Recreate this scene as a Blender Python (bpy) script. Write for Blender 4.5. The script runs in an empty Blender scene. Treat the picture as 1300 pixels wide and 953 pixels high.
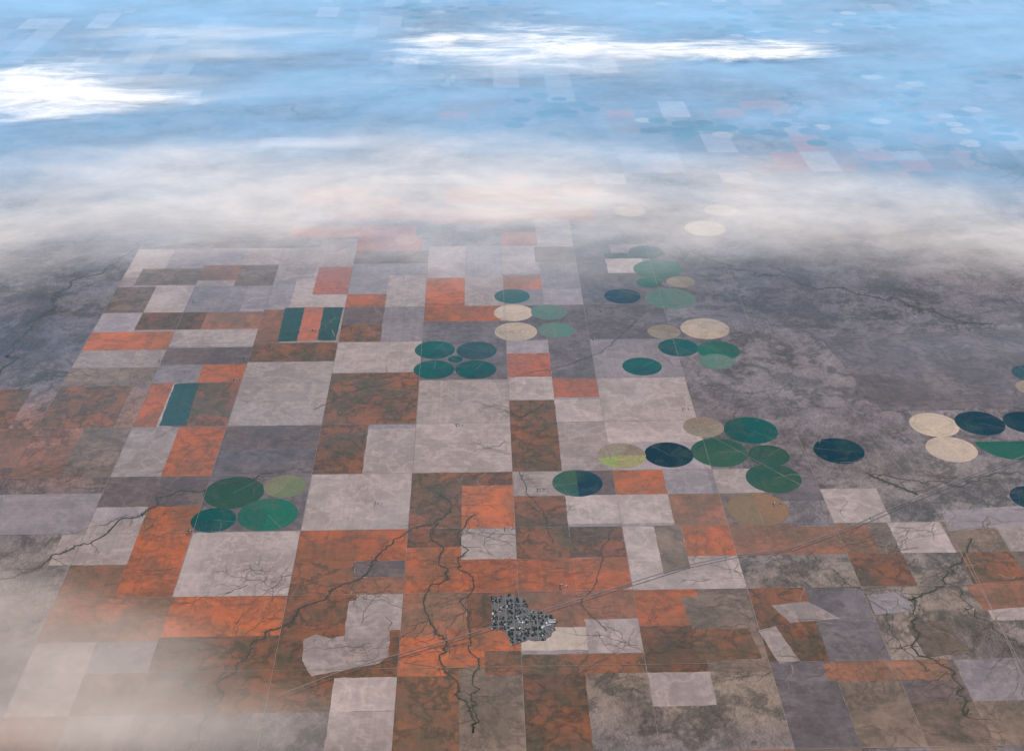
import bpy, math, random
from mathutils import Vector, Euler, noise as mnoise
random.seed(7)
MI = 1609.34
H = 11530.0
F = 1740.0
scene = bpy.context.scene
# ---------------------------------------------------------------- camera (airliner window, 11.5 km up)
CAM = Vector((-0.303*MI, -11.72*MI, H))
ROT = Euler((math.radians(90-27.41), 0, math.radians(-1.46)), 'XYZ')
cd = bpy.data.cameras.new("camera"); cam = bpy.data.objects.new("camera", cd)
scene.collection.objects.link(cam); cam.location = CAM; cam.rotation_euler = ROT
cd.lens = 36*F/1300; cd.sensor_width = 36; cd.clip_start = 10; cd.clip_end = 600000
scene.camera = cam
RM = ROT.to_matrix()
def S(px, py, z=0.0):
    """air-photo survey: ground position of a measured point, on the level z"""
    d = RM @ Vector((px-650, -(py-476.5), -F))
    t = (z-H)/d.z
    p = CAM + d*t
    return Vector((p.x, p.y, z))
# ---------------------------------------------------------------- light
EL, AZ = math.radians(55), math.radians(-75)
sd = Vector((math.cos(EL)*math.sin(AZ), math.cos(EL)*math.cos(AZ), math.sin(EL)))
sl = bpy.data.lights.new("sun", 'SUN'); sl.energy = 4.05; sl.angle = math.radians(0.5); sl.color = (1, .95, .88)
so = bpy.data.objects.new("sun", sl); scene.collection.objects.link(so)
so.rotation_euler = sd.to_track_quat('Z', 'Y').to_euler(); so.location = (0, 0, 20000)
w = bpy.data.worlds.new("World"); scene.world = w; w.use_nodes = True
wn = w.node_tree; sky = wn.nodes.new('ShaderNodeTexSky'); sky.sky_type = 'NISHITA'; sky.sun_disc = False
sky.sun_elevation = EL; sky.sun_rotation = AZ % (2*math.pi)
wn.links.new(sky.outputs[0], wn.nodes['Background'].inputs[0]); wn.nodes['Background'].inputs[1].default_value = 0.095
scene.view_settings.view_transform = 'Standard'; scene.view_settings.look = 'None'; scene.view_settings.exposure = 0

# ---------------------------------------------------------------- node helper
class NB:
    def __init__(s, name):
        s.mat = bpy.data.materials.new(name); s.mat.use_nodes = True; s.nt = s.mat.node_tree
        s.nt.nodes.clear(); s.out = s.nt.nodes.new('ShaderNodeOutputMaterial')
    def put(s, sock, v):
        if isinstance(v, bpy.types.NodeSocket): s.nt.links.new(v, sock)
        elif v is not None:
            if isinstance(v, tuple) and len(v) == 3 and sock.type == 'RGBA': v = v+(1,)
            sock.default_value = v
    def n(s, t, ins=None, **p):
        nd = s.nt.nodes.new(t)
        for k, v in p.items(): setattr(nd, k, v)
        for k, v in (ins or {}).items(): s.put(nd.inputs[k], v)
        return nd
    def m(s, op, a, b=None, c=None, clamp=False):
        nd = s.n('ShaderNodeMath', operation=op, use_clamp=clamp)
        s.put(nd.inputs[0], a); s.put(nd.inputs[1], b); s.put(nd.inputs[2], c); return nd.outputs[0]
    def mix(s, f, a, b, mode='MIX'):
        nd = s.n('ShaderNodeMix', data_type='RGBA', blend_type=mode)
        s.put(nd.inputs[0], f); s.put(nd.inputs[6], a); s.put(nd.inputs[7], b); return nd.outputs[2]
    def noise(s, vec, sc, det=4, ro=.55, dist=0):
        return s.n('ShaderNodeTexNoise', {'Vector': vec, 'Scale': sc, 'Detail': det, 'Roughness': ro, 'Distortion': dist}).outputs[0]
    def ss(s, x, a, b, lo=0., hi=1.):
        return s.n('ShaderNodeMapRange', {0: x, 1: a, 2: b, 3: lo, 4: hi}, interpolation_type='SMOOTHSTEP').outputs[0]
    def km(s, sc=(1, 1, 1)):
        g = s.n('ShaderNodeNewGeometry')
        return s.n('ShaderNodeVectorMath', {0: g.outputs['Position'], 1: (sc[0]/1000, sc[1]/1000, sc[2]/1000)}, operation='MULTIPLY').outputs[0]
    def vadd(s, a, b): return s.n('ShaderNodeVectorMath', {0: a, 1: b}, operation='ADD').outputs[0]
    def scalecol(s, col, f):
        return s.n('ShaderNodeVectorMath', {0: col, 3: f}, operation='SCALE').outputs[0]
    def diffuse(s, col, bump=None):
        b = s.n('ShaderNodeBsdfDiffuse', {'Color': col, 'Roughness': 0.})
        if bump is not None: s.nt.links.new(bump, b.inputs['Normal'])
        return b.outputs[0]
    def fin(s, sh): s.nt.links.new(sh, s.out.inputs[0]); return s.mat

def field_mat(name, c1, c2, c3, k3=.5, vein=None, vk=.4, stripes=.04, vsc=1.6, bright=.16, fine=.8):
    """c1 main, c2 mottle, c3 eroded patches; vein = drainage line colour"""
    b = NB(name); oi = b.n('ShaderNodeObjectInfo'); rnd = oi.outputs['Random']
    P0 = b.km()
    P = b.vadd(P0, b.n('ShaderNodeCombineXYZ', {2: b.m('MULTIPLY', rnd, 40.)}).outputs[0])
    n1 = b.noise(P, 1.6, 4, .65, .6); n2 = b.noise(P, 9, 4, .72); n3 = b.noise(P0, 1.0, 6, .7, .4)
    col = b.mix(b.ss(n1, .36, .64), c1, c2)
    col = b.mix(b.m('MULTIPLY', b.ss(n3, .42, .6), k3), col, c3)
    if vein:
        r = b.m('ABSOLUTE', b.m('SUBTRACT', b.noise(P0, vsc, 5, .62, .3), .5))
        r = b.ss(r, 0., .045, 1., 0.)
        col = b.mix(b.m('MULTIPLY', r, vk), col, vein)
    sep = b.n('ShaderNodeSeparateXYZ', {0: P})
    ax = b.m('GREATER_THAN', rnd, .5)
    co = b.m('ADD', b.m('MULTIPLY', sep.outputs[0], ax), b.m('MULTIPLY', sep.outputs[1], b.m('SUBTRACT', 1., ax)))
    bw = b.noise(b.n('ShaderNodeCombineXYZ', {0: b.m('MULTIPLY', co, 22.), 1: b.m('MULTIPLY', rnd, 99.)}).outputs[0], 1., 1)
    f = b.m('ADD', 1-bright*.5-.1-fine*.12, b.m('MULTIPLY', b.m('FRACT', b.m('MULTIPLY', rnd, 7.31)), bright))
    f = b.m('ADD', f, b.m('MULTIPLY', b.m('SUBTRACT', bw, .5), stripes*5))
    f = b.m('ADD', f, b.m('MULTIPLY', b.m('SUBTRACT', n2, .35), fine))
    return b.fin(b.diffuse(b.scalecol(col, f)))

M = {
 'O': field_mat("orange_soil", (.43,.115,.045), (.34,.105,.05), (.20,.098,.055), .75, (.14,.072,.045), .5, bright=.28, fine=.65),
 'o': field_mat("dull_orange_soil", (.31,.13,.078), (.24,.11,.068), (.165,.105,.07), .8, (.12,.08,.055), .45, bright=.28, fine=.65),
 'R': field_mat("red_soil", (.40,.12,.07), (.33,.115,.07), (.24,.11,.075), .6, (.18,.08,.055), .4),
 'G': field_mat("fallow_grey_soil", (.355,.275,.25), (.30,.235,.215), (.25,.19,.172), .7, (.43,.335,.295), .45, bright=.34, fine=.55),
 'g': field_mat("fallow_bluish_soil", (.275,.22,.22), (.232,.188,.19), (.19,.156,.158), .6, (.335,.27,.26), .4, bright=.34, fine=.55),
 'B': field_mat("eroded_brown_soil", (.15,.08,.052), (.10,.074,.046), (.27,.092,.045), .65, (.062,.054,.036), .7, vsc=1.8, bright=.25),
 'D': field_mat("dark_stubble", (.112,.082,.08), (.09,.07,.068), (.15,.10,.083), .6, (.19,.138,.122), .3),
 'T': field_mat("teal_crop", (.024,.068,.06), (.028,.06,.054), (.042,.065,.05), .4, None),
 'Y': field_mat("tan_stubble", (.43,.335,.27), (.385,.30,.245), (.34,.265,.215), .5, (.49,.39,.32), .3, fine=.5),
 'M': field_mat("rangeland_mauve", (.175,.137,.135), (.137,.108,.11), (.103,.084,.083), .8, (.08,.066,.06), .5),
 'm': field_mat("muted_brown_soil", (.22,.148,.112), (.178,.122,.093), (.127,.095,.07), .8, (.085,.067,.052), .55, bright=.28),
}
def circ_mat(name, a, bcol, cut=.5, var=.12):
    """centre-pivot crop: a sector pair, wheel rings, pivot track"""
    b = NB(name); oi = b.n('ShaderNodeObjectInfo'); rnd = oi.outputs['Random']
    tc = b.n('ShaderNodeTexCoord').outputs['Object']
    sep = b.n('ShaderNodeSeparateXYZ', {0: tc})
    r = b.m('SQRT', b.m('ADD', b.m('POWER', sep.outputs[0], 2.), b.m('POWER', sep.outputs[1], 2.)))
    ang = b.m('FRACT', b.m('ADD', b.m('DIVIDE', b.m('ARCTAN2', sep.outputs[1], sep.outputs[0]), 2*math.pi), b.m('MULTIPLY', rnd, 5.)))
    P = b.km(); n1 = b.noise(P, 3, 4, .65, .5); n2 = b.noise(P, 22, 3, .7)
    s = b.m('LESS_THAN', ang, cut)
    col = b.mix(b.m('MULTIPLY', s, .8), a, bcol)
    col = b.mix(b.m('MULTIPLY', b.ss(n1, .46, .66), .4), col, b.mix(.6, bcol, (.09,.09,.06)))
    nr = b.noise(b.n('ShaderNodeCombineXYZ', {0: b.m('MULTIPLY', r, .018), 1: b.m('MULTIPLY', rnd, 50.)}).outputs[0], 1., 3)
    f = b.m('ADD', .93, b.m('MULTIPLY', b.m('SUBTRACT', nr, .5), .4))
    f = b.m('ADD', f, b.m('MULTIPLY', b.m('SUBTRACT', n2, .45), .8))
    f = b.m('ADD', f, b.m('MULTIPLY', b.m('SUBTRACT', b.m('FRACT', b.m('MULTIPLY', rnd, 3.7)), .5), var*2))
    col = b.scalecol(col, f)
    trk = b.m('LESS_THAN', b.m('MULTIPLY', b.m('ABSOLUTE', b.m('SUBTRACT', ang, .5)), b.m('MULTIPLY', r, 6.28)), 5.)
    col = b.mix(b.m('MULTIPLY', trk, .25), col, (.3,.28,.22))
    return b.fin(b.diffuse(col))
CM = {
 'teal': circ_mat("irrigated_teal_crop", (.006,.066,.055), (.008,.053,.049), .3),
 'green': circ_mat("irrigated_green_crop", (.012,.095,.056), (.018,.073,.048), .4),
 'dgreen': circ_mat("irrigated_dark_green_crop", (.022,.066,.042), (.027,.072,.04), .5),
 'deep': circ_mat("irrigated_deep_crop", (.004,.024,.036), (.006,.033,.037), .3),
 'slate': circ_mat("irrigated_slate_crop", (.022,.048,.055), (.022,.060,.058), .6),
 'pale': circ_mat("irrigated_pale_crop", (.085,.15,.115), (.11,.15,.115), .5),
 'lime': circ_mat("ripening_crop", (.25,.30,.08), (.31,.25,.12), .5),
 'olive': circ_mat("olive_crop", (.13,.145,.075), (.17,.155,.09), .5),
 'tan': circ_mat("harvested_tan_crop", (.42,.315,.235), (.37,.285,.22), .5),
 'brown': circ_mat("harvested_brown_crop", (.25,.195,.145), (.22,.155,.11), .5),
 'rust': circ_mat("rusty_crop", (.22,.12,.065), (.17,.12,.07), .5),
}
def simple_mat(name, col, nsc=20., amt=.4):
    b = NB(name); P = b.km(); n = b.noise(P, nsc, 3, .65)
    return b.fin(b.diffuse(b.scalecol(b.mix(0., col, col), b.m('ADD', 1-amt*.5, b.m('MULTIPLY', n, amt)))))

# ---------------------------------------------------------------- mesh helpers
def mkobj(name, verts, faces, mat, loc=(0,0,0), parent=None, mats=None, fm=None):
    me = bpy.data.meshes.new(name); me.from_pydata(verts, [], faces)
    for m_ in (mats or [mat]): me.materials.append(m_)
    if fm: me.polygons.foreach_set('material_index', fm)
    me.update(); o = bpy.data.objects.new(name, me); scene.collection.objects.link(o); o.location = loc
    if parent: o.parent = parent
    return o
placed = []
def level(bx):
    """sheets that overlap are laid one just above the other"""
    L = 0
    for q, l in placed:
        if bx[0] < q[2]-14 and bx[2] > q[0]+14 and bx[1] < q[3]-14 and bx[3] > q[1]+14: L = max(L, l+1)
    placed.append((bx, L)); return .6+.35*L+random.uniform(0, .12)
NAMES = {'O':'ploughed_orange_field','o':'dull_orange_field','R':'red_soil_field','G':'fallow_grey_field','g':'fallow_bluish_field',
         'B':'eroded_brown_field','D':'dark_stubble_field','T':'green_strip_field','Y':'tan_stubble_field','M':'rangeland_field','m':'muted_brown_field'}
def poly(t, pts):
    cx = sum(p[0] for p in pts)/len(pts); cy = sum(p[1] for p in pts)/len(pts)
    xs_ = [p[0] for p in pts]; ys_ = [p[1] for p in pts]
    z = level((min(xs_), min(ys_), max(xs_), max(ys_)))
    if sum(pts[i][0]*pts[(i+1) % len(pts)][1]-pts[(i+1) % len(pts)][0]*pts[i][1] for i in range(len(pts))) < 0: pts = pts[::-1]
    out = []
    for i, p in enumerate(pts):                     # slightly imperfect field boundary
        q = pts[(i+1) % len(pts)]; L = math.hypot(q[0]-p[0], q[1]-p[1]); n = max(2, int(L/90))
        for k in range(n):
            a = k/n; j = 7 if k else 10
            out.append((p[0]+(q[0]-p[0])*a+random.uniform(-j, j)-cx, p[1]+(q[1]-p[1])*a+random.uniform(-j, j)-cy, 0))
    mkobj(NAMES[t], out, [list(range(len(out)))], M[t], (cx, cy, z))
def Fd(t, u0, u1, w0, w1):
    poly(t, [(u0*MI, w0*MI), (u1*MI, w0*MI), (u1*MI, w1*MI), (u0*MI, w1*MI)])
def Pd(t, pts): poly(t, [tuple(S(*p)[:2]) for p in pts])
def circle(kind, px, py, wpx, sector=None, sk=None):
    c = S(px, py); e = S(px+wpx/2, py); R = (e-c).length
    z = level((c.x-R, c.y-R, c.x+R, c.y+R)); n = 72
    vs = [(0,0,0)]+[(R*math.cos(2*math.pi*i/n)*(1+random.uniform(-.006,.006)), R*math.sin(2*math.pi*i/n), 0) for i in range(n)]
    a0, a1 = sector or (0, 360)
    fs, fm = [], []
    for i in range(n):
        a = 360*(i+.5)/n; ins = a0 <= a < a1
        if sector and not ins and not sk: continue
        fs.append((0, i+1, (i+1) % n+1)); fm.append(0 if ins else 1)
    mkobj("irrigated_crop_circle", vs, fs, None, (c.x, c.y, z), mats=[CM[kind], CM[sk or kind]], fm=fm)
# ---------------------------------------------------------------- ground
GC = []   # regional soil tints
def tint(px, py, wx, wy, col, k=1):
    c = S(px, py); rx = (S(px+wx, py)-c).length; ry = abs(S(px, max(py-wy, -250)).y-S(px, py+wy).y)/2
    GC.append((c.x, c.y, rx, ry, col, k))
tint(60, 560, 170, 60, (.29,.13,.08), .9); tint(150, 520, 90, 40, (.24,.13,.085), .7)
tint(40, 430, 130, 60, (.11,.095,.112), .8); tint(60, 340, 170, 40, (.14,.128,.148), .7)
tint(1050, 350, 230, 70, (.135,.113,.124), .8); tint(1180, 470, 200, 70, (.195,.155,.15), .8)
tint(1200, 620, 150, 60, (.20,.156,.138), .8)
tint(1100, 760, 280, 70, (.225,.165,.125), .9); tint(700, 830, 400, 60, (.22,.13,.09), .7)
tint(1000, 880, 400, 60, (.24,.175,.13), .8); tint(400, 790, 200, 60, (.14,.10,.078), .8)
tint(100, 740, 200, 80, (.25,.19,.16), .7)
def smooth(t): t = max(0, min(1, t)); return t*t*(3-2*t)
def ground_col(x, y):
    c = [.185, .147, .145]
    for gx, gy, rx, ry, col, k in GC:
        d = math.hypot((x-gx)/rx, (y-gy)/ry)
        f = k*smooth(1.35-d)
        c = [c[i]*(1-f)+col[i]*f for i in range(3)]
    return c
def axis(lo, hi, flo, fhi, step):
    a = []; v = flo
    while v <= fhi: a.append(v); v += step
    s = step; v = a[-1]
    while v < hi: s *= 1.35; v += s; a.append(v)
    s = step; v = a[0]; pre = []
    while v > lo: s *= 1.35; v -= s; pre.append(v)
    return pre[::-1]+a
xs = axis(-260000, 260000, -16000, 18000, 600); ys = axis(-120000, 420000, -10000, 28000, 600)
gv = [(x, y, 0) for y in ys for x in xs]; nx = len(xs)
gf = [(j*nx+i, j*nx+i+1, (j+1)*nx+i+1, (j+1)*nx+i) for j in range(len(ys)-1) for i in range(nx-1)]
b = NB("rangeland_soil"); P = b.km()
at = b.n('ShaderNodeAttribute', attribute_name='tint').outputs['Color']
n0 = b.noise(P, .22, 3, .55, .2); n1 = b.noise(P, .9, 7, .7, .15); n2 = b.noise(P, 8, 4, .78); n5 = b.noise(P, .4, 3, .6)
rd = b.ss(b.m('ABSOLUTE', b.m('SUBTRACT', b.noise(P, .75, 7, .68, .2), .5)), 0., .06, 1., 0.)
rr = b.m('MULTIPLY', rd, b.ss(n5, .34, .54))
col = b.scalecol(at, b.m('ADD', .1, b.m('ADD', b.m('MULTIPLY', n0, .85), b.m('MULTIPLY', n2, .95))))
col = b.mix(b.m('MULTIPLY', b.ss(n1, .48, .6), .65), col, b.scalecol(at, .42))
col = b.mix(b.m('MULTIPLY', rr, .65), col, (.055,.05,.04))
col = b.mix(b.m('MULTIPLY', b.ss(n1, .46, .36), .5), col, b.scalecol(at, 1.5))
bm = b.n('ShaderNodeBump', {'Strength': 1., 'Distance': 200., 'Height': n1})
go = mkobj("ground", gv, gf, b.fin(b.diffuse(col, bump=bm.outputs[0])))
ca = go.data.color_attributes.new('tint', 'FLOAT_COLOR', 'POINT')
fl = []
for v in gv: fl += ground_col(v[0], v[1])+[1]
ca.data.foreach_set('color', fl)

# ---------------------------------------------------------------- background patchwork (outside the surveyed block)
for u in range(-20, 22):
    for wv_ in range(-8, 40):
        if -5 <= u < 2 and -3 <= wv_ < 6: continue
        if u < -4 and 0 <= wv_ < 12: continue
        if u >= 2 and -1 <= wv_ < 8: continue
        if u > 6 and wv_ < 2: p = .25
        elif wv_ < 0 and u >= 2: p = .55
        elif wv_ < 0: p = .95
        elif wv_ < 9: p = .5
        else: p = .3+1.5*mnoise.noise(Vector((u*.17, wv_*.17, 1)))
        if random.random() > p: continue
        pal_ = 'mmMmGDmMBgMmo' if wv_ < 0 and u >= 2 else ('oOGBmGB' if wv_ < 0 else ('GgGRoMDo' if wv_ < 13 else 'gGgDBDmgDDG'))
        q = random.random()
        if q < .3 and 0 <= wv_ < 9 and u < 2: Fd(random.choice(pal_), u, u+1, wv_, wv_+1)
        elif q < .5:
            Fd(random.choice(pal_), u, u+.5, wv_, wv_+1)
            if random.random() < .6: Fd(random.choice(pal_), u+.5, u+1, wv_, wv_+1)
        else:
            for a in (0, .5):
                for c_ in (0, .5):
                    if random.random() < .7:
                        if wv_ > 12 and random.random() < .4: Fd(random.choice(pal_), u+a, u+a+.25, wv_+c_, wv_+c_+.5)
                        else: Fd(random.choice(pal_), u+a, u+a+.5, wv_+c_, wv_+c_+.5)
for u in range(-5, 2):
    for wv_ in range(-3, 6):
        if u < -4 and wv_ < 2: continue
        for a in (0, .5):
            Fd('G' if random.random() < .6 else 'g', u+a, u+a+.5, wv_, wv_+1)
FL = """
O -3 -2 -2.55 -2
B -3 -2 -3.1 -2.55
o -4 -3 -2.6 -2
B -2 -1.4 -2.6 -2
B -2 -1 -3.1 -2.5
o -1 -.45 -2.6 -2
B -.45 0 -2.6 -2
O -1 -.6 -3.1 -2.6
O -.6 0 -3 -2.5
B -.3 0 -3.1 -2.8
o 0 1 -2.5 -2
O 1 1.55 -2.5 -2
Y 0 .55 -2.8 -2.5
G .55 1 -2.85 -2.4
B 0 1 -3.1 -2.85
B 1 1.5 -3.1 -2.5
m 1.5 2 -3.1 -2.5
m 1.55 2 -2.5 -2
G -3 -2 -2 -1
O -3.5 -3 -2 -.55
o -4 -3.5 -2 -1.5
G -4.2 -3.5 -1.5 -.8
O -2 -1 -1.5 -1
B -2 -1.45 -2 -1.5
o -1.45 -1 -2 -1.75
D -1.45 -1 -1.75 -1.5
O -1 -.5 -2 -1.3
B -1 -.5 -1.3 -1
G -.5 0 -1.5 -1
O -.5 0 -2 -1.5
B 0 .5 -1.5 -1
B .5 1 -1.5 -1
O 0 .5 -2 -1.5
O .5 1 -2 -1.5
G 1 1.3 -1.9 -1
m 1.3 1.55 -1.9 -1
O 1.55 2 -1.5 -1
g -5.2 -4 -1 -.3
D -4 -3 -.55 0
M -3 -2 -1 0
G -2 -1 -1 0
B -1 -.5 -1 0
O -.5 0 -1 -.25
B -.5 0 -.25 0
G 0 .5 -.45 0
B 0 .5 -1 -.45
D .5 1 -.45 0
G .5 1.5 -.95 -.45
O 1 1.5 -.45 0
g 1.5 1.95 -.45 0
o 1.5 2 -1 -.45
G 2 2.45 -.45 0
m 2 2.5 -1 -.45
M 2.5 3 -.6 0
o 2 2.6 -1.5 -1
o 2.6 3.3 -1.5 -1.05
G 3 3.55 -1 -.4
G -4 -3.5 0 1
O -3.5 -3 0 1
D -3 -2 .5 1
M -3 -2 0 .5
B -2 -1.5 0 1
G -1.5 -1 0 .9
G -1 0 0 1
B 0 .5 0 1.5
G .5 1 0 1.5
G 1 2 .55 1
g 1 2 0 .55
o -5 -4.5 0 .6
m -4.5 -4 0 1
B -5 -4.2 1 2
o -5.8 -5 .2 1
B -6.3 -5.3 1 1.9
O -4 -3.75 1 2
B -3.5 -3 1 2
B -3.6 -3.5 1 2
G -3 -2 1 2
B -2 -1 1 2.2
G -1 0 1 2
G 0 .5 1.5 2
R .5 1 1.55 2
G .5 1 1 1.5
G 1 2 1 2
G -5 -4 2.4 2.85
g -4 -3.5 2 2.45
m -5 -4 1.95 2.4
O -3.5 -3 2 2.45
D -4 -3 2.45 2.9
B -3 -2 2.5 3
G -3 -2 2 2.5
G -2 -1 2.2 3
M -1 0 2 3
R 0 .5 2.05 2.65
g 0 .5 2.65 3
M .5 1 2 3
g 1 2 2 3
O -5 -4 2.85 3.35
G -4 -3 2.95 3.4
B -4.5 -3.5 3.4 3.9
o -3.7 -3 3.4 3.9
o -3 -2.7 3 3.95
D -2 -1.5 3.5 4
B -2 -1.5 3 3.5
g -1.5 -1 3 4
O -1 -.05 3.55 4.1
M -1 0 3 3.55
M 0 1 3 4
M 1 2 3 5
m -5 -4.5 3.9 4.7
G -4.5 -4 3.9 4.8
g -4 -3.3 3.9 4.7
g -3.3 -2.7 4 4.9
G -2.7 -2 4 4.9
R -2.45 -2 4.4 5.3
O -2 -1.5 4 4.4
G -1.5 -1 4 5
g -2 -1.5 4.4 5.4
O -1 -.5 4.1 4.9
G -.5 0 4 4.9
O 0 .5 4.5 4.95
g .5 1 4.5 5.4
M 1 1.5 4 6
m -4.8 -4 4.75 5.3
o -4 -3.5 4.9 5.4
m -3.5 -3 4.7 5.4
G -3 -2.5 5 6
G -2.5 -2 5.3 6.3
m -2 -1 5.4 5.85
R -2 -1.1 5.85 6.4
G -1 -.5 5 6
g -.5 0 5 6
G 0 .45 5 6
m .45 1 5.4 5.95
G 1.4 1.9 5 5.5
T 1.4 1.9 5.5 5.7
R -2.5 -1 7 7.6
R -1 .2 6.9 7.5
R -3 -2 7.7 8.4
R -.8 .8 7.7 8.4
Y -2 -.5 8.6 9
R .3 1.4 7 7.5
R -3 -1.2 6.4 6.8
""".strip().splitlines()
for l in FL:
    t, *q = l.split(); Fd(t, *map(float, q))
PL = [
 ('T', [(222,487),(253,486),(236,540),(202,541)]),
 ('T', [(362,391),(387,390),(377,433),(352,434)]),
 ('R', [(387,390),(411,390),(403,432),(377,433)]),
 ('T', [(411,390),(436,390),(426,432),(403,432)]),
 ('G', [(443,762),(500,760),(493,832),(480,842),(395,858),(384,838),(386,812),(400,805),(420,810),(437,806)]),
 ('G', [(790,748),(850,726),(925,711),(934,747)]),
 ('m', [(865,757),(950,752),(960,795),(878,798)]),
 ('G', [(980,768),(1025,763),(1068,785),(1003,790)]),
 ('B', [(960,797),(1020,792),(1050,833),(982,838)]),
 ('B', [(872,799),(950,797),(968,836),(890,838)]),
 ('o', [(1045,842),(1120,837),(1136,864),(1052,864)]),
 ('o', [(1125,838),(1200,835),(1215,862),(1135,862)]),
 ('m', [(1150,792),(1200,787),(1232,828),(1176,834)]),
 ('o', [(1225,742),(1300,736),(1330,768),(1250,774)]),
 ('g', [(1195,648),(1320,640),(1330,664),(1205,674)]),
 ('M', [(1040,428),(1120,424),(1240,500),(1225,520),(1120,522)]),
 ('M', [(1085,425),(1300,418),(1320,515),(1170,520)]),
 ('G', [(962,800),(985,795),(1015,838),(990,842)]),
 ('g', [(1100,755),(1150,750),(1160,775),(1112,780)]),
]
for t, pts in PL: Pd(t, pts)
for c in [('dgreen',297,625,76),('olive',362,617,54),('green',340,653,76),('teal',271,660,57),
 ('teal',552,444,51),('slate',605,445,51),('teal',551,469,52),('teal',604,469,52),('teal',578,456,19),
 ('teal',650,376,45),('tan',652,397,50),('pale',697,396,46),('tan',655,421,54),('pale',706,419,46),
 ('deep',790,376,46),('green',835,342,62),('green',824,359,32),('slate',820,320,44),('brown',864,358,36),('pale',851,379,64),
 ('tan',895,290,52),('tan',915,267,42),('tan',895,417,62),('teal',861,441,51),('green',912,445,54),('brown',843,421,42),
 ('teal',815,465,50),('teal',953,546,68),('brown',893,542,52),('dgreen',913,574,72),('dgreen',976,578,52),('dgreen',982,607,70),
 ('deep',849,577,62),('deep',1065,572,64),('tan',1186,539,62),('deep',1244,537,62),('tan',1208,570,64),('deep',1302,536,56),
 ('deep',1312,632,58),('slate',1308,474,46),('rust',962,646,78),('brown',1310,492,40),
 ('tan',800,268,40),('pale',910,459,44)]:
    circle(*c)
circle('lime', 789, 578, 62, (195, 360), 'brown')
circle('dgreen', 733, 613, 64, (90, 270), 'deep')
circle('green', 1282, 560, 92, (180, 360))
for _ in range(170):
    cx_, cy_, sx, sy = random.choice([(1150,150,90,22),(1230,165,60,22),(1090,30,130,18),(900,20,140,16),(560,12,120,10),(860,165,60,14),(700,140,60,22),(1180,100,80,22),(960,40,60,12),(1050,160,120,20)])
    circle(random.choice(['teal','teal','deep','deep','deep','tan']), random.gauss(cx_, sx*.6), random.gauss(cy_, sy*.6), random.uniform(22, 30)*(.7+.3*cy_/200))

# ---------------------------------------------------------------- ribbons: roads, creeks, gullies
class Rib:
    def __init__(s): s.v = []; s.f = []
    def add(s, pts, w0, w1, z, jit=0.):
        n = len(pts); b0 = len(s.v)
        for i, p in enumerate(pts):
            a = pts[max(i-1, 0)]; c = pts[min(i+1, n-1)]; dx, dy = c[0]-a[0], c[1]-a[1]; L = math.hypot(dx, dy) or 1
            wd = (w0+(w1-w0)*i/(n-1))/2
            wa = wd*(1+random.uniform(-jit, jit)); wb = wd*(1+random.uniform(-jit, jit))
            s.v += [(p[0]-dy/L*wa, p[1]+dx/L*wa, z), (p[0]+dy/L*wb, p[1]-dx/L*wb, z)]
        for i in range(n-1): k = b0+2*i; s.f.append((k, k+1, k+3, k+2))
    def clump(s, x, y, r, z):
        b0 = len(s.v); n = 7
        for i in range(n):
            a = 6.283*i/n; q = r*random.uniform(.55, 1.3); s.v.append((x+q*math.cos(a), y+q*math.sin(a), z))
        s.f.append(tuple(range(b0, b0+n)))
ZR = .6+.35*(max(l for _, l in placed)+1)+1
print("levels", max(l for _, l in placed), "ZR", ZR)
def tree(rib, p, h, L, wd, depth, wob=.7, z=None):
    pts = [p]; x, y = p; st_ = 42.; n = max(3, int(L/st_)); zz = (z or ZR)+random.uniform(0, .6)
    h0 = h; ph = random.uniform(0, 99)
    for i in range(n):
        hh = h0+wob*1.6*mnoise.noise(Vector((ph, i*st_/170., 0)))+random.gauss(0, .22)
        x += math.cos(hh)*st_; y += math.sin(hh)*st_; pts.append((x, y))
        if depth > 0 and random.random() < .26:
            tree(rib, (x, y), hh+random.choice((-1, 1))*random.uniform(.4, .9), L*random.uniform(.2, .45), wd*.6*(1-i/n*.5), depth-1, wob, z)
    rib.add(pts, wd, wd*.2, zz, .35)
def wobble(path, amp, step=45):
    out = []
    for a, c in zip(path, path[1:]):
        L = math.hypot(c[0]-a[0], c[1]-a[1]); n = max(2, int(L/step))
        for k in range(n):
            x = a[0]+(c[0]-a[0])*k/n; y = a[1]+(c[1]-a[1])*k/n
            dx = dy = 0
            for sc, g in ((700, 1.6), (260, .8), (110, .35)):
                v = Vector((x/sc, y/sc, sc)); dx += g*mnoise.noise(v); dy += g*mnoise.noise(v+Vector((7.3, 1.7, 7)))
            out.append((x+amp*dx, y+amp*dy))
    out.append(path[-1]); return out
creek = Rib(); gul = Rib(); pal = Rib(); bank = Rib()
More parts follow.
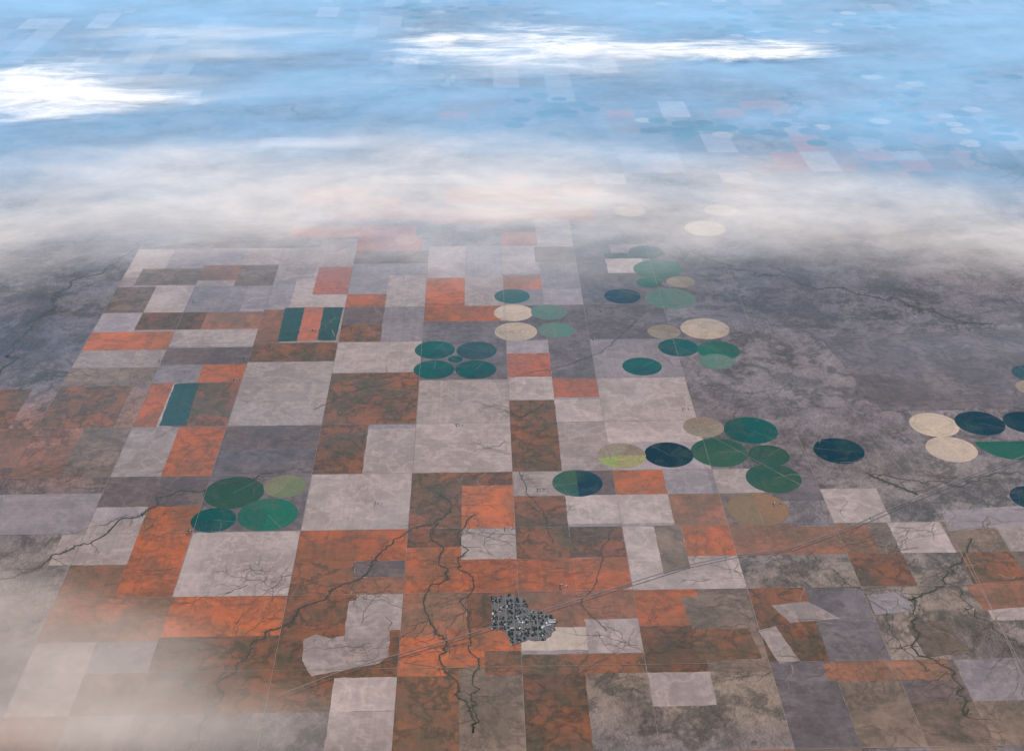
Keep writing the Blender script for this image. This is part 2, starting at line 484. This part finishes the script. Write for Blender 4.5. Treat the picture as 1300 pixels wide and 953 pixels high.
def creekpath(px, wd, amp=150, br=.15, L=700):
    P_ = wobble([tuple(S(*p)[:2]) for p in px], amp)
    creek.add(P_, wd*.6, wd*.6, ZR+.9, .5)
    for i in range(1, len(P_)-1):
        h = math.atan2(P_[i+1][1]-P_[i-1][1], P_[i+1][0]-P_[i-1][0])
        if random.random() < br: tree(gul, P_[i], h+random.choice((-1, 1))*random.uniform(.6, 1.4), random.uniform(.3, 1)*L, wd*.4, 2)
        dens = .5+mnoise.noise(Vector((P_[i][0]/500, P_[i][1]/500, 5)))*1.6     # woods come and go along the creek
        for _ in range(8):
            o_ = random.gauss(0, .9)*wd; al = random.uniform(-25, 25); r_ = random.uniform(3.5, 10)*max(.6, wd/34)
            px_, py_ = P_[i][0]-math.sin(h)*o_+math.cos(h)*al, P_[i][1]+math.cos(h)*o_+math.sin(h)*al
            if random.random() < dens: (creek if abs(o_) < wd*.6 else bank).clump(px_, py_, r_, ZR+1.2+random.random()*.6)
creekpath([(562,625),(553,660),(552,700),(556,735),(543,765),(552,800),(560,830),(585,870),(600,930)], 36)
creekpath([(596,655),(580,700),(592,750),(596,790),(604,850),(600,930)], 28)
creekpath([(552,660),(505,695),(460,735),(400,762),(350,790),(315,830),(285,870),(240,950)], 40)
creekpath([(660,600),(668,625),(690,650),(700,690)], 16, 60)
creekpath([(772,672),(765,710),(740,765),(770,800)], 16, 60)
creekpath([(1310,600),(1215,612),(1150,610),(1110,606)], 18)
creekpath([(1110,606),(1140,618),(1165,628)], 60, 60)
creekpath([(1225,690),(1210,722),(1202,738),(1165,752),(1146,780),(1150,800),(1172,825),(1205,848),(1230,900)], 46, 200)
creekpath([(1202,738),(1235,775),(1270,800),(1310,830)], 18)
creekpath([(345,602),(280,612),(235,628),(165,655),(110,690),(50,722),(-20,740)], 36)
creekpath([(190,305),(135,340),(88,358),(62,390),(30,425),(-10,480)], 60, 260)
creekpath([(700,468),(640,480)], 12, 60)
creekpath([(820,395),(765,448),(700,468)], 12, 60)
creekpath([(880,318),(950,345),(1030,362),(1100,372),(1170,402),(1260,410)], 42, 300)
creekpath([(1000,110),(1010,150),(1100,182),(1220,190),(1320,230)], 190, 500, .05)
creekpath([(-20,120),(150,160),(280,130),(420,150),(600,90)], 130, 700, .04)
creekpath([(400,520),(440,500),(520,478)], 14, 60); creekpath([(20,500),(70,470),(120,480)], 16, 100)
creekpath([(640,520),(662,530),(690,512)], 14, 40); creekpath([(1060,720),(1100,760),(1130,800),(1180,850)], 16, 120)
def scatter(rib, n, box, L, wd, d=2):
    for _ in range(n):
        px, py = random.uniform(box[0], box[2]), random.uniform(box[1], box[3]); p = S(px, py)
        tree(rib, (p.x, p.y), random.uniform(0, 6.28), random.uniform(.5, 1.2)*L, wd, d)
for bx, n in [((415,475,520,535),10),((400,545,450,600),6),((515,605,575,672),6),((640,515,690,595),10),((642,635,705,705),7),((505,680,640,850),14),
              ((0,480,140,620),24),((150,490,300,600),10),((900,330,1290,420),60),((870,420,1050,520),18),((1050,590,1300,700),26),
              ((850,680,1300,860),50),((300,700,500,860),16),((0,300,110,470),60),((650,700,860,860),14),((580,610,640,670),4),((210,760,350,815),4),((160,650,230,760),5)]:
    scatter(gul, n, bx, 1000, 9, 3)
for bx, n in [((305,480,405,600),3),((220,680,360,755),4),((385,600,510,670),4),((520,480,635,600),6),((690,500,860,600),6),((710,630,830,665),3),((1000,560,1300,860),14),((170,360,520,420),8)]:
    scatter(pal, n, bx, 800, 5, 2)
mkobj("creek", creek.v, creek.f, simple_mat("creek_brush", (.055,.052,.036), 18, 1.0))
mkobj("creek_bank", bank.v, bank.f, simple_mat("bank_scrub", (.085,.07,.045), 14, 1.1))
mkobj("gully", gul.v, gul.f, simple_mat("gully_soil", (.12,.084,.062), 10, .9))
mkobj("dry_wash", pal.v, pal.f, simple_mat("wash_sand", (.39,.305,.265), 10, .5))
road = Rib(); ZQ = ZR+2.2
for u in [x*1. for x in range(-5, 4)]:
    road.add([(u*MI, w_*MI) for w_ in (-6, -3, 0, 3, 6.5, 14)], 5, 5, ZQ)
for w_ in range(-6, 8):
    road.add([(u*MI, w_*MI) for u in (-8 if w_ < 0 else -5, -2, 0, 2.2 if w_ > -1 else 7)], 5, 5, ZQ+.1)
for a, c in [((975,405),(1192,650)),((1075,300),(1300,470)),((1000,520),(1300,505)),((640,333),(1000,420)),((1045,430),(1300,420)),((1225,700),(1300,860)),((1120,690),(1290,660)),((860,530),(1060,640)),((1192,650),(1300,850))]:
    road.add([tuple(S(*a)[:2]), tuple(S(*c)[:2])], 6, 6, ZQ+.2)
mkobj("dirt_road", road.v, road.f, simple_mat("gravel", (.26,.20,.175), 3, 1.2))
hw = Rib()
hp = [tuple(S(*p)[:2]) for p in [(360,880),(430,853),(500,832),(590,806),(640,790),(700,771),(790,743),(870,718),(930,705),(1000,697),(1080,668),(1150,637),(1230,604),(1320,572)]]
hw.add(hp, 13, 13, ZQ+.3)
mkobj("highway", hw.v, hw.f, simple_mat("worn_asphalt", (.22,.18,.165), 6, .4))
rl = Rib(); rl.add([(x+60, y-50) for x, y in hp], 8, 8, ZQ+.35)
mkobj("railway", rl.v, rl.f, simple_mat("ballast", (.12,.095,.085), 6, .4))

# ---------------------------------------------------------------- buildings
roofs = [simple_mat(n_, c_, 60, .3) for n_, c_ in [("white_metal_roof",(.6,.6,.6)),("grey_shingle",(.18,.18,.2)),("brown_shingle",(.13,.095,.08)),("dark_shingle",(.05,.05,.055)),("galvanised_roof",(.38,.39,.41))]]
wallm = simple_mat("painted_wall", (.42,.41,.4), 60, .2); leaf = simple_mat("foliage", (.03,.045,.028), 60, .9); silo_m = simple_mat("concrete_silo", (.5,.48,.45), 40, .2)
class Bld:
    def __init__(s): s.v = []; s.f = []; s.m = []
    def house(s, x, y, z, L, W, Hh, a, rm):
        ca, sa = math.cos(a), math.sin(a); b0 = len(s.v)
        def T(px, py, pz): s.v.append((x+px*ca-py*sa, y+px*sa+py*ca, z+pz))
        for zz in (0, Hh):
            for px, py in ((-L,-W),(L,-W),(L,W),(-L,W)): T(px/2, py/2, zz)
        T(-L/2, 0, Hh+W*.3); T(L/2, 0, Hh+W*.3)
        for q in ((0,1,5,4),(1,2,6,5),(2,3,7,6),(3,0,4,7),(5,6,9),(7,4,8)): s.f.append([b0+i for i in q]); s.m.append(0)
        for q in ((4,5,9,8),(6,7,8,9)): s.f.append([b0+i for i in q]); s.m.append(rm)
    def blob(s, x, y, z, r, mi):
        b0 = len(s.v); n = 6
        for k, (rr_, zz) in enumerate(((.5,0),(1,.5),(.9,1.1),(.4,1.6))):
            for i in range(n):
                a = 6.283*i/n+k; q = r*rr_*random.uniform(.7, 1.25); s.v.append((x+q*math.cos(a), y+q*math.sin(a), z+r*zz*random.uniform(.85, 1.15)))
        for k in range(3):
            for i in range(n): s.f.append((b0+k*n+i, b0+k*n+(i+1) % n, b0+(k+1)*n+(i+1) % n, b0+(k+1)*n+i)); s.m.append(mi)
        s.f.append([b0+3*n+i for i in range(n)]); s.m.append(mi)
    def cyl(s, x, y, z, r, h, mi, n=12):
        b0 = len(s.v)
        for zz, q in ((0, r), (h, r), (h+r*.5, r*.1)):
            for i in range(n): s.v.append((x+q*math.cos(6.283*i/n), y+q*math.sin(6.283*i/n), z+zz))
        for k in range(2):
            for i in range(n): s.f.append((b0+k*n+i, b0+k*n+(i+1) % n, b0+(k+1)*n+(i+1) % n, b0+(k+1)*n+i)); s.m.append(mi)
        s.f.append([b0+2*n+i for i in range(n)]); s.m.append(mi)
    def make(s, name, parent=None, loc=(0,0,0)):
        return mkobj(name, s.v, s.f, None, loc, parent, mats=[wallm]+roofs+[leaf, silo_m], fm=s.m)
def empty(name):
    e = bpy.data.objects.new(name, None); scene.collection.objects.link(e); return e
ZT = ZQ+1
town = empty("town")
outl0 = [tuple(S(*p)[:2]) for p in [(622,757),(645,755),(664,759),(673,774),(700,779),(705,795),(692,814),(670,813),(648,819),(643,801),(622,797),(625,775)]]
outl = []
for (ax_, ay_), (bx_, by_) in zip(outl0, outl0[1:]+outl0[:1]):
    L_ = math.hypot(bx_-ax_, by_-ay_); n_ = max(1, int(L_/60))
    for k in range(n_): outl.append((ax_+(bx_-ax_)*k/n_+random.uniform(-22, 22), ay_+(by_-ay_)*k/n_+random.uniform(-22, 22)))
mkobj("town_lots", [(x, y, ZT) for x, y in outl], [list(range(len(outl)))], simple_mat("town_yard", (.115,.10,.092), 14, 1.4), parent=town)
def inside(x, y):
    r = False
    for (x1, y1), (x2, y2) in zip(outl, outl[1:]+outl[:1]):
        if (y1 > y) != (y2 > y) and x < (x2-x1)*(y-y1)/(y2-y1)+x1: r = not r
    return r
x0, x1 = min(p[0] for p in outl), max(p[0] for p in outl); y0, y1 = min(p[1] for p in outl), max(p[1] for p in outl)
st = Rib(); B1 = Bld(); TR = Bld()
def clip_line(fixed, lo, hi, vert):
    t = lo; run = None
    while t <= hi:
        ok = inside(fixed, t) if vert else inside(t, fixed)
        if ok and run is None: run = t
        if (not ok or t+12 > hi) and run is not None:
            if t-run > 30: st.add([(fixed, run), (fixed, t)] if vert else [(run, fixed), (t, fixed)], 8, 8, ZT+(.5 if vert else .7))
            run = None
        t += 12
x = x0+30
while x < x1: clip_line(x, y0, y1, True); x += 105
y = y0+30
while y < y1: clip_line(y, x0, x1, False); y += 125
y = y0
while y < y1:
    x = x0
    while x < x1:
        xx, yy = x+random.uniform(-7, 7), y+random.uniform(-7, 7); fx = (xx-x0-30) % 105; fy = (yy-y0-30) % 125
        dn = mnoise.noise(Vector((xx/150, yy/150, 0)))
        if inside(xx, yy) and 10 < fx < 95 and 12 < fy < 113 and dn > -.3:
            q = random.random(); big = random.random() < .1
            if q < .34: B1.house(xx, yy, ZT, random.uniform(12, 19)*(2.3 if big else 1), random.uniform(9, 12)*(2.1 if big else 1), random.uniform(3, 5), random.choice((0, 1.571)), random.choice((1,5)) if big else random.choice((1,2,3,4,4,2)))
            elif q < .8+dn*.4: TR.blob(xx, yy, ZT, random.uniform(7, 14), 6)
        x += 22
    y += 24
mkobj("streets", st.v, st.f, simple_mat("town_asphalt", (.17,.15,.14), 30, .3), parent=town)
B1.make("houses", town); TR.make("street_trees", town)
E = Bld(); q = S(698, 787)
for i in range(6): E.cyl(q.x+i*15, q.y-40, ZT, 8, 34, 7)
E.house(q.x+30, q.y-60, ZT, 90, 24, 12, 0, 1); E.house(q.x-20, q.y-120, ZT, 70, 30, 10, .3, 5)
E.make("grain_elevator", town)
for px, py in [(756,431),(300,483),(248,384),(686,622),(645,672),(243,676),(313,455),(765,395),(1232,775),(583,540),(400,420),(986,641),(1110,660),(480,640),(715,745),(205,459),(870,520)]:
    p = S(px, py); fb = Bld(); a = random.choice((0, 1.571))
    fb.house(0, 0, 0, 18, 11, 4, a, 2); fb.house(50, 20, 0, 30, 15, 7, a+1.571, random.choice((3, 5))); fb.house(-20, 50, 0, 34, 14, 5, a, 5)
    fb.cyl(42, -25, 0, 5, 12, 7)
    for k in range(9): fb.blob(-50+random.uniform(-12, 12), -60+k*15, 0, random.uniform(4, 7), 6)
    fb.make("farmstead", None, (p.x, p.y, ZT))

# ---------------------------------------------------------------- haze and cloud sheets (lying level in the air)
def cloud_mat(name, col, nsc, lo, hi, stretch=(1,1,1), det=7, dist=.4, wn_=1., maxa=.95, rough=.6, ref=.26):
    """a thin vapour layer: opacity follows the slant path through it (Beer's law)"""
    b = NB(name); P = b.km(stretch); d = b.n('ShaderNodeAttribute', attribute_name='vapour').outputs['Fac']
    n = b.noise(P, nsc, det, rough, dist)
    t = b.m('ADD', b.m('MULTIPLY', b.m('SUBTRACT', n, .5), wn_), b.m('MULTIPLY', b.m('SUBTRACT', d, .5), 1.1))
    a = b.ss(t, lo, hi)
    a = b.m('MULTIPLY', a, b.ss(d, 0., .35))
    a = b.m('MINIMUM', b.m('MULTIPLY', a, maxa), .985)
    g = b.n('ShaderNodeNewGeometry')
    cs = b.m('ABSOLUTE', b.n('ShaderNodeVectorMath', {0: g.outputs['Incoming'], 1: (0., 0., 1.)}, operation='DOT_PRODUCT').outputs['Value'])
    ex = b.m('DIVIDE', ref, b.m('MAXIMUM', cs, .04))
    a = b.m('SUBTRACT', 1., b.m('POWER', b.m('SUBTRACT', 1., a), ex))
    df = b.n('ShaderNodeBsdfDiffuse', {'Color': col}); tl = b.n('ShaderNodeBsdfTranslucent', {'Color': col})
    ms = b.n('ShaderNodeMixShader', {0: .05, 1: df.outputs[0], 2: tl.outputs[0]})
    tr = b.n('ShaderNodeBsdfTransparent')
    return b.fin(b.n('ShaderNodeMixShader', {0: a, 1: tr.outputs[0], 2: ms.outputs[0]}).outputs[0])
def sheet(name, z, box, blobs, mat, nx=110, ny=80, extra=None, bulge=0):
    (xa, ya), (xb, yb) = box
    bl = []
    for px, py, wx, wy, k in blobs:
        c = S(px, py, z); rx = (S(px+wx, py, z)-c).length; ry = abs(S(px, py-wy, z).y-S(px, py+wy, z).y)/2; bl.append((c.x, c.y, rx, ry, k))
    vs, de = [], []
    for j in range(ny+1):
        for i in range(nx+1):
            x = xa+(xb-xa)*i/nx; y = ya+(yb-ya)*j/ny
            d = 0
            for cx, cy, rx, ry, k in bl: d = 1-(1-d)*(1-k*math.exp(-(((x-cx)/rx)**2+((y-cy)/ry)**2)*1.1))
            if extra: d = 1-(1-d)*(1-extra(x, y))
            e = min(smooth(i/nx*8), smooth((nx-i)/nx*8), smooth(j/ny*8), smooth((ny-j)/ny*8)); d *= e
            vs.append((x, y, z+bulge*d+12*mnoise.noise(Vector((x/4000, y/4000, z))))); de.append(d)
    fs = [(j*(nx+1)+i, j*(nx+1)+i+1, (j+1)*(nx+1)+i+1, (j+1)*(nx+1)+i) for j in range(ny) for i in range(nx)]
    o = mkobj(name, vs, fs, mat); o.data.polygons.foreach_set('use_smooth', [True]*len(fs))
    at = o.data.attributes.new('vapour', 'FLOAT', 'POINT'); at.data.foreach_set('value', de)
    return o
zh = 150
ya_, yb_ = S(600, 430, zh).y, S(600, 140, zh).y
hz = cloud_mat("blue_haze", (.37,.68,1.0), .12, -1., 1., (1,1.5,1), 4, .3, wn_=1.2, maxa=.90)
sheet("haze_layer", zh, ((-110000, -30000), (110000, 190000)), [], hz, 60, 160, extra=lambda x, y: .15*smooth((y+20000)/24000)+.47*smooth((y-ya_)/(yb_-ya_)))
zb = 500
bk = cloud_mat("cloud_bank_vapour", (.98,.89,.82), .2, -.7, .8, (1,1.2,1), 6, .2, wn_=1.6, maxa=.84, ref=.32)
sheet("cloud_bank", zb, ((-50000, S(600,520,zb).y), (50000, S(600,50,zb).y)),
      [(620,250,320,60,.6),(250,262,330,60,.44),(980,270,350,60,.48),(20,290,160,55,.48),(1280,290,160,50,.46),(560,190,360,38,.25),(100,210,220,36,.25),(760,340,600,55,.12)], bk, 160, 120)
zw = 270
wm = cloud_mat("bright_cloud_vapour", (.985,.98,.975), .75, -.4, .75, (.5,1.1,1), 9, .5, wn_=3.0, maxa=.985, rough=.7)
sheet("cloud", zw, ((S(-260,120,zw).x, S(0,190,zw).y), (S(330,100,zw).x, S(0,60,zw).y)), [(20,114,85,34,.97),(90,124,90,21,.92),(180,127,80,9,.88)], wm, 80, 50, bulge=60)
sheet("cloud", zw+20, ((S(400,60,zw).x, S(0,120,zw).y), (S(1180,60,zw).x, S(0,15,zw).y)), [(870,62,180,13,.8),(690,60,130,32,.56),(560,60,80,24,.48),(980,70,90,8,.8)], wm, 120, 50, bulge=60)
zs = 900
sm = cloud_mat("thin_streak_vapour", (.97,.95,.94), .3, -.4, .9, (.4,1.2,1), 6, .3, wn_=2., maxa=.72)
sheet("thin_cloud", zs, ((-56000, S(600,240,zs).y), (56000, S(600,5,zs).y)), [(250,48,260,18,.45),(430,182,160,9,.55),(300,70,200,14,.35),(90,190,130,10,.5),(640,100,300,16,.3),(1100,200,150,14,.3),(740,62,260,36,.5),(100,115,200,40,.55)], sm, 140, 100)
zl = 500
lm = cloud_mat("low_mist_vapour", (.62,.53,.47), .3, -.7, .8, (1,1,1), 5, .2, wn_=1.3, maxa=.8, ref=.6)
sheet("mist", zl, ((-18000, -15500), (18000, S(0,600,zl).y)), [(70,850,190,75,.78),(-40,780,160,60,.55),(250,920,240,60,.5),(650,990,500,40,.25),(1100,990,400,40,.25),(60,920,260,40,.7)], lm, 100, 70)
print("objects", len(bpy.data.objects))
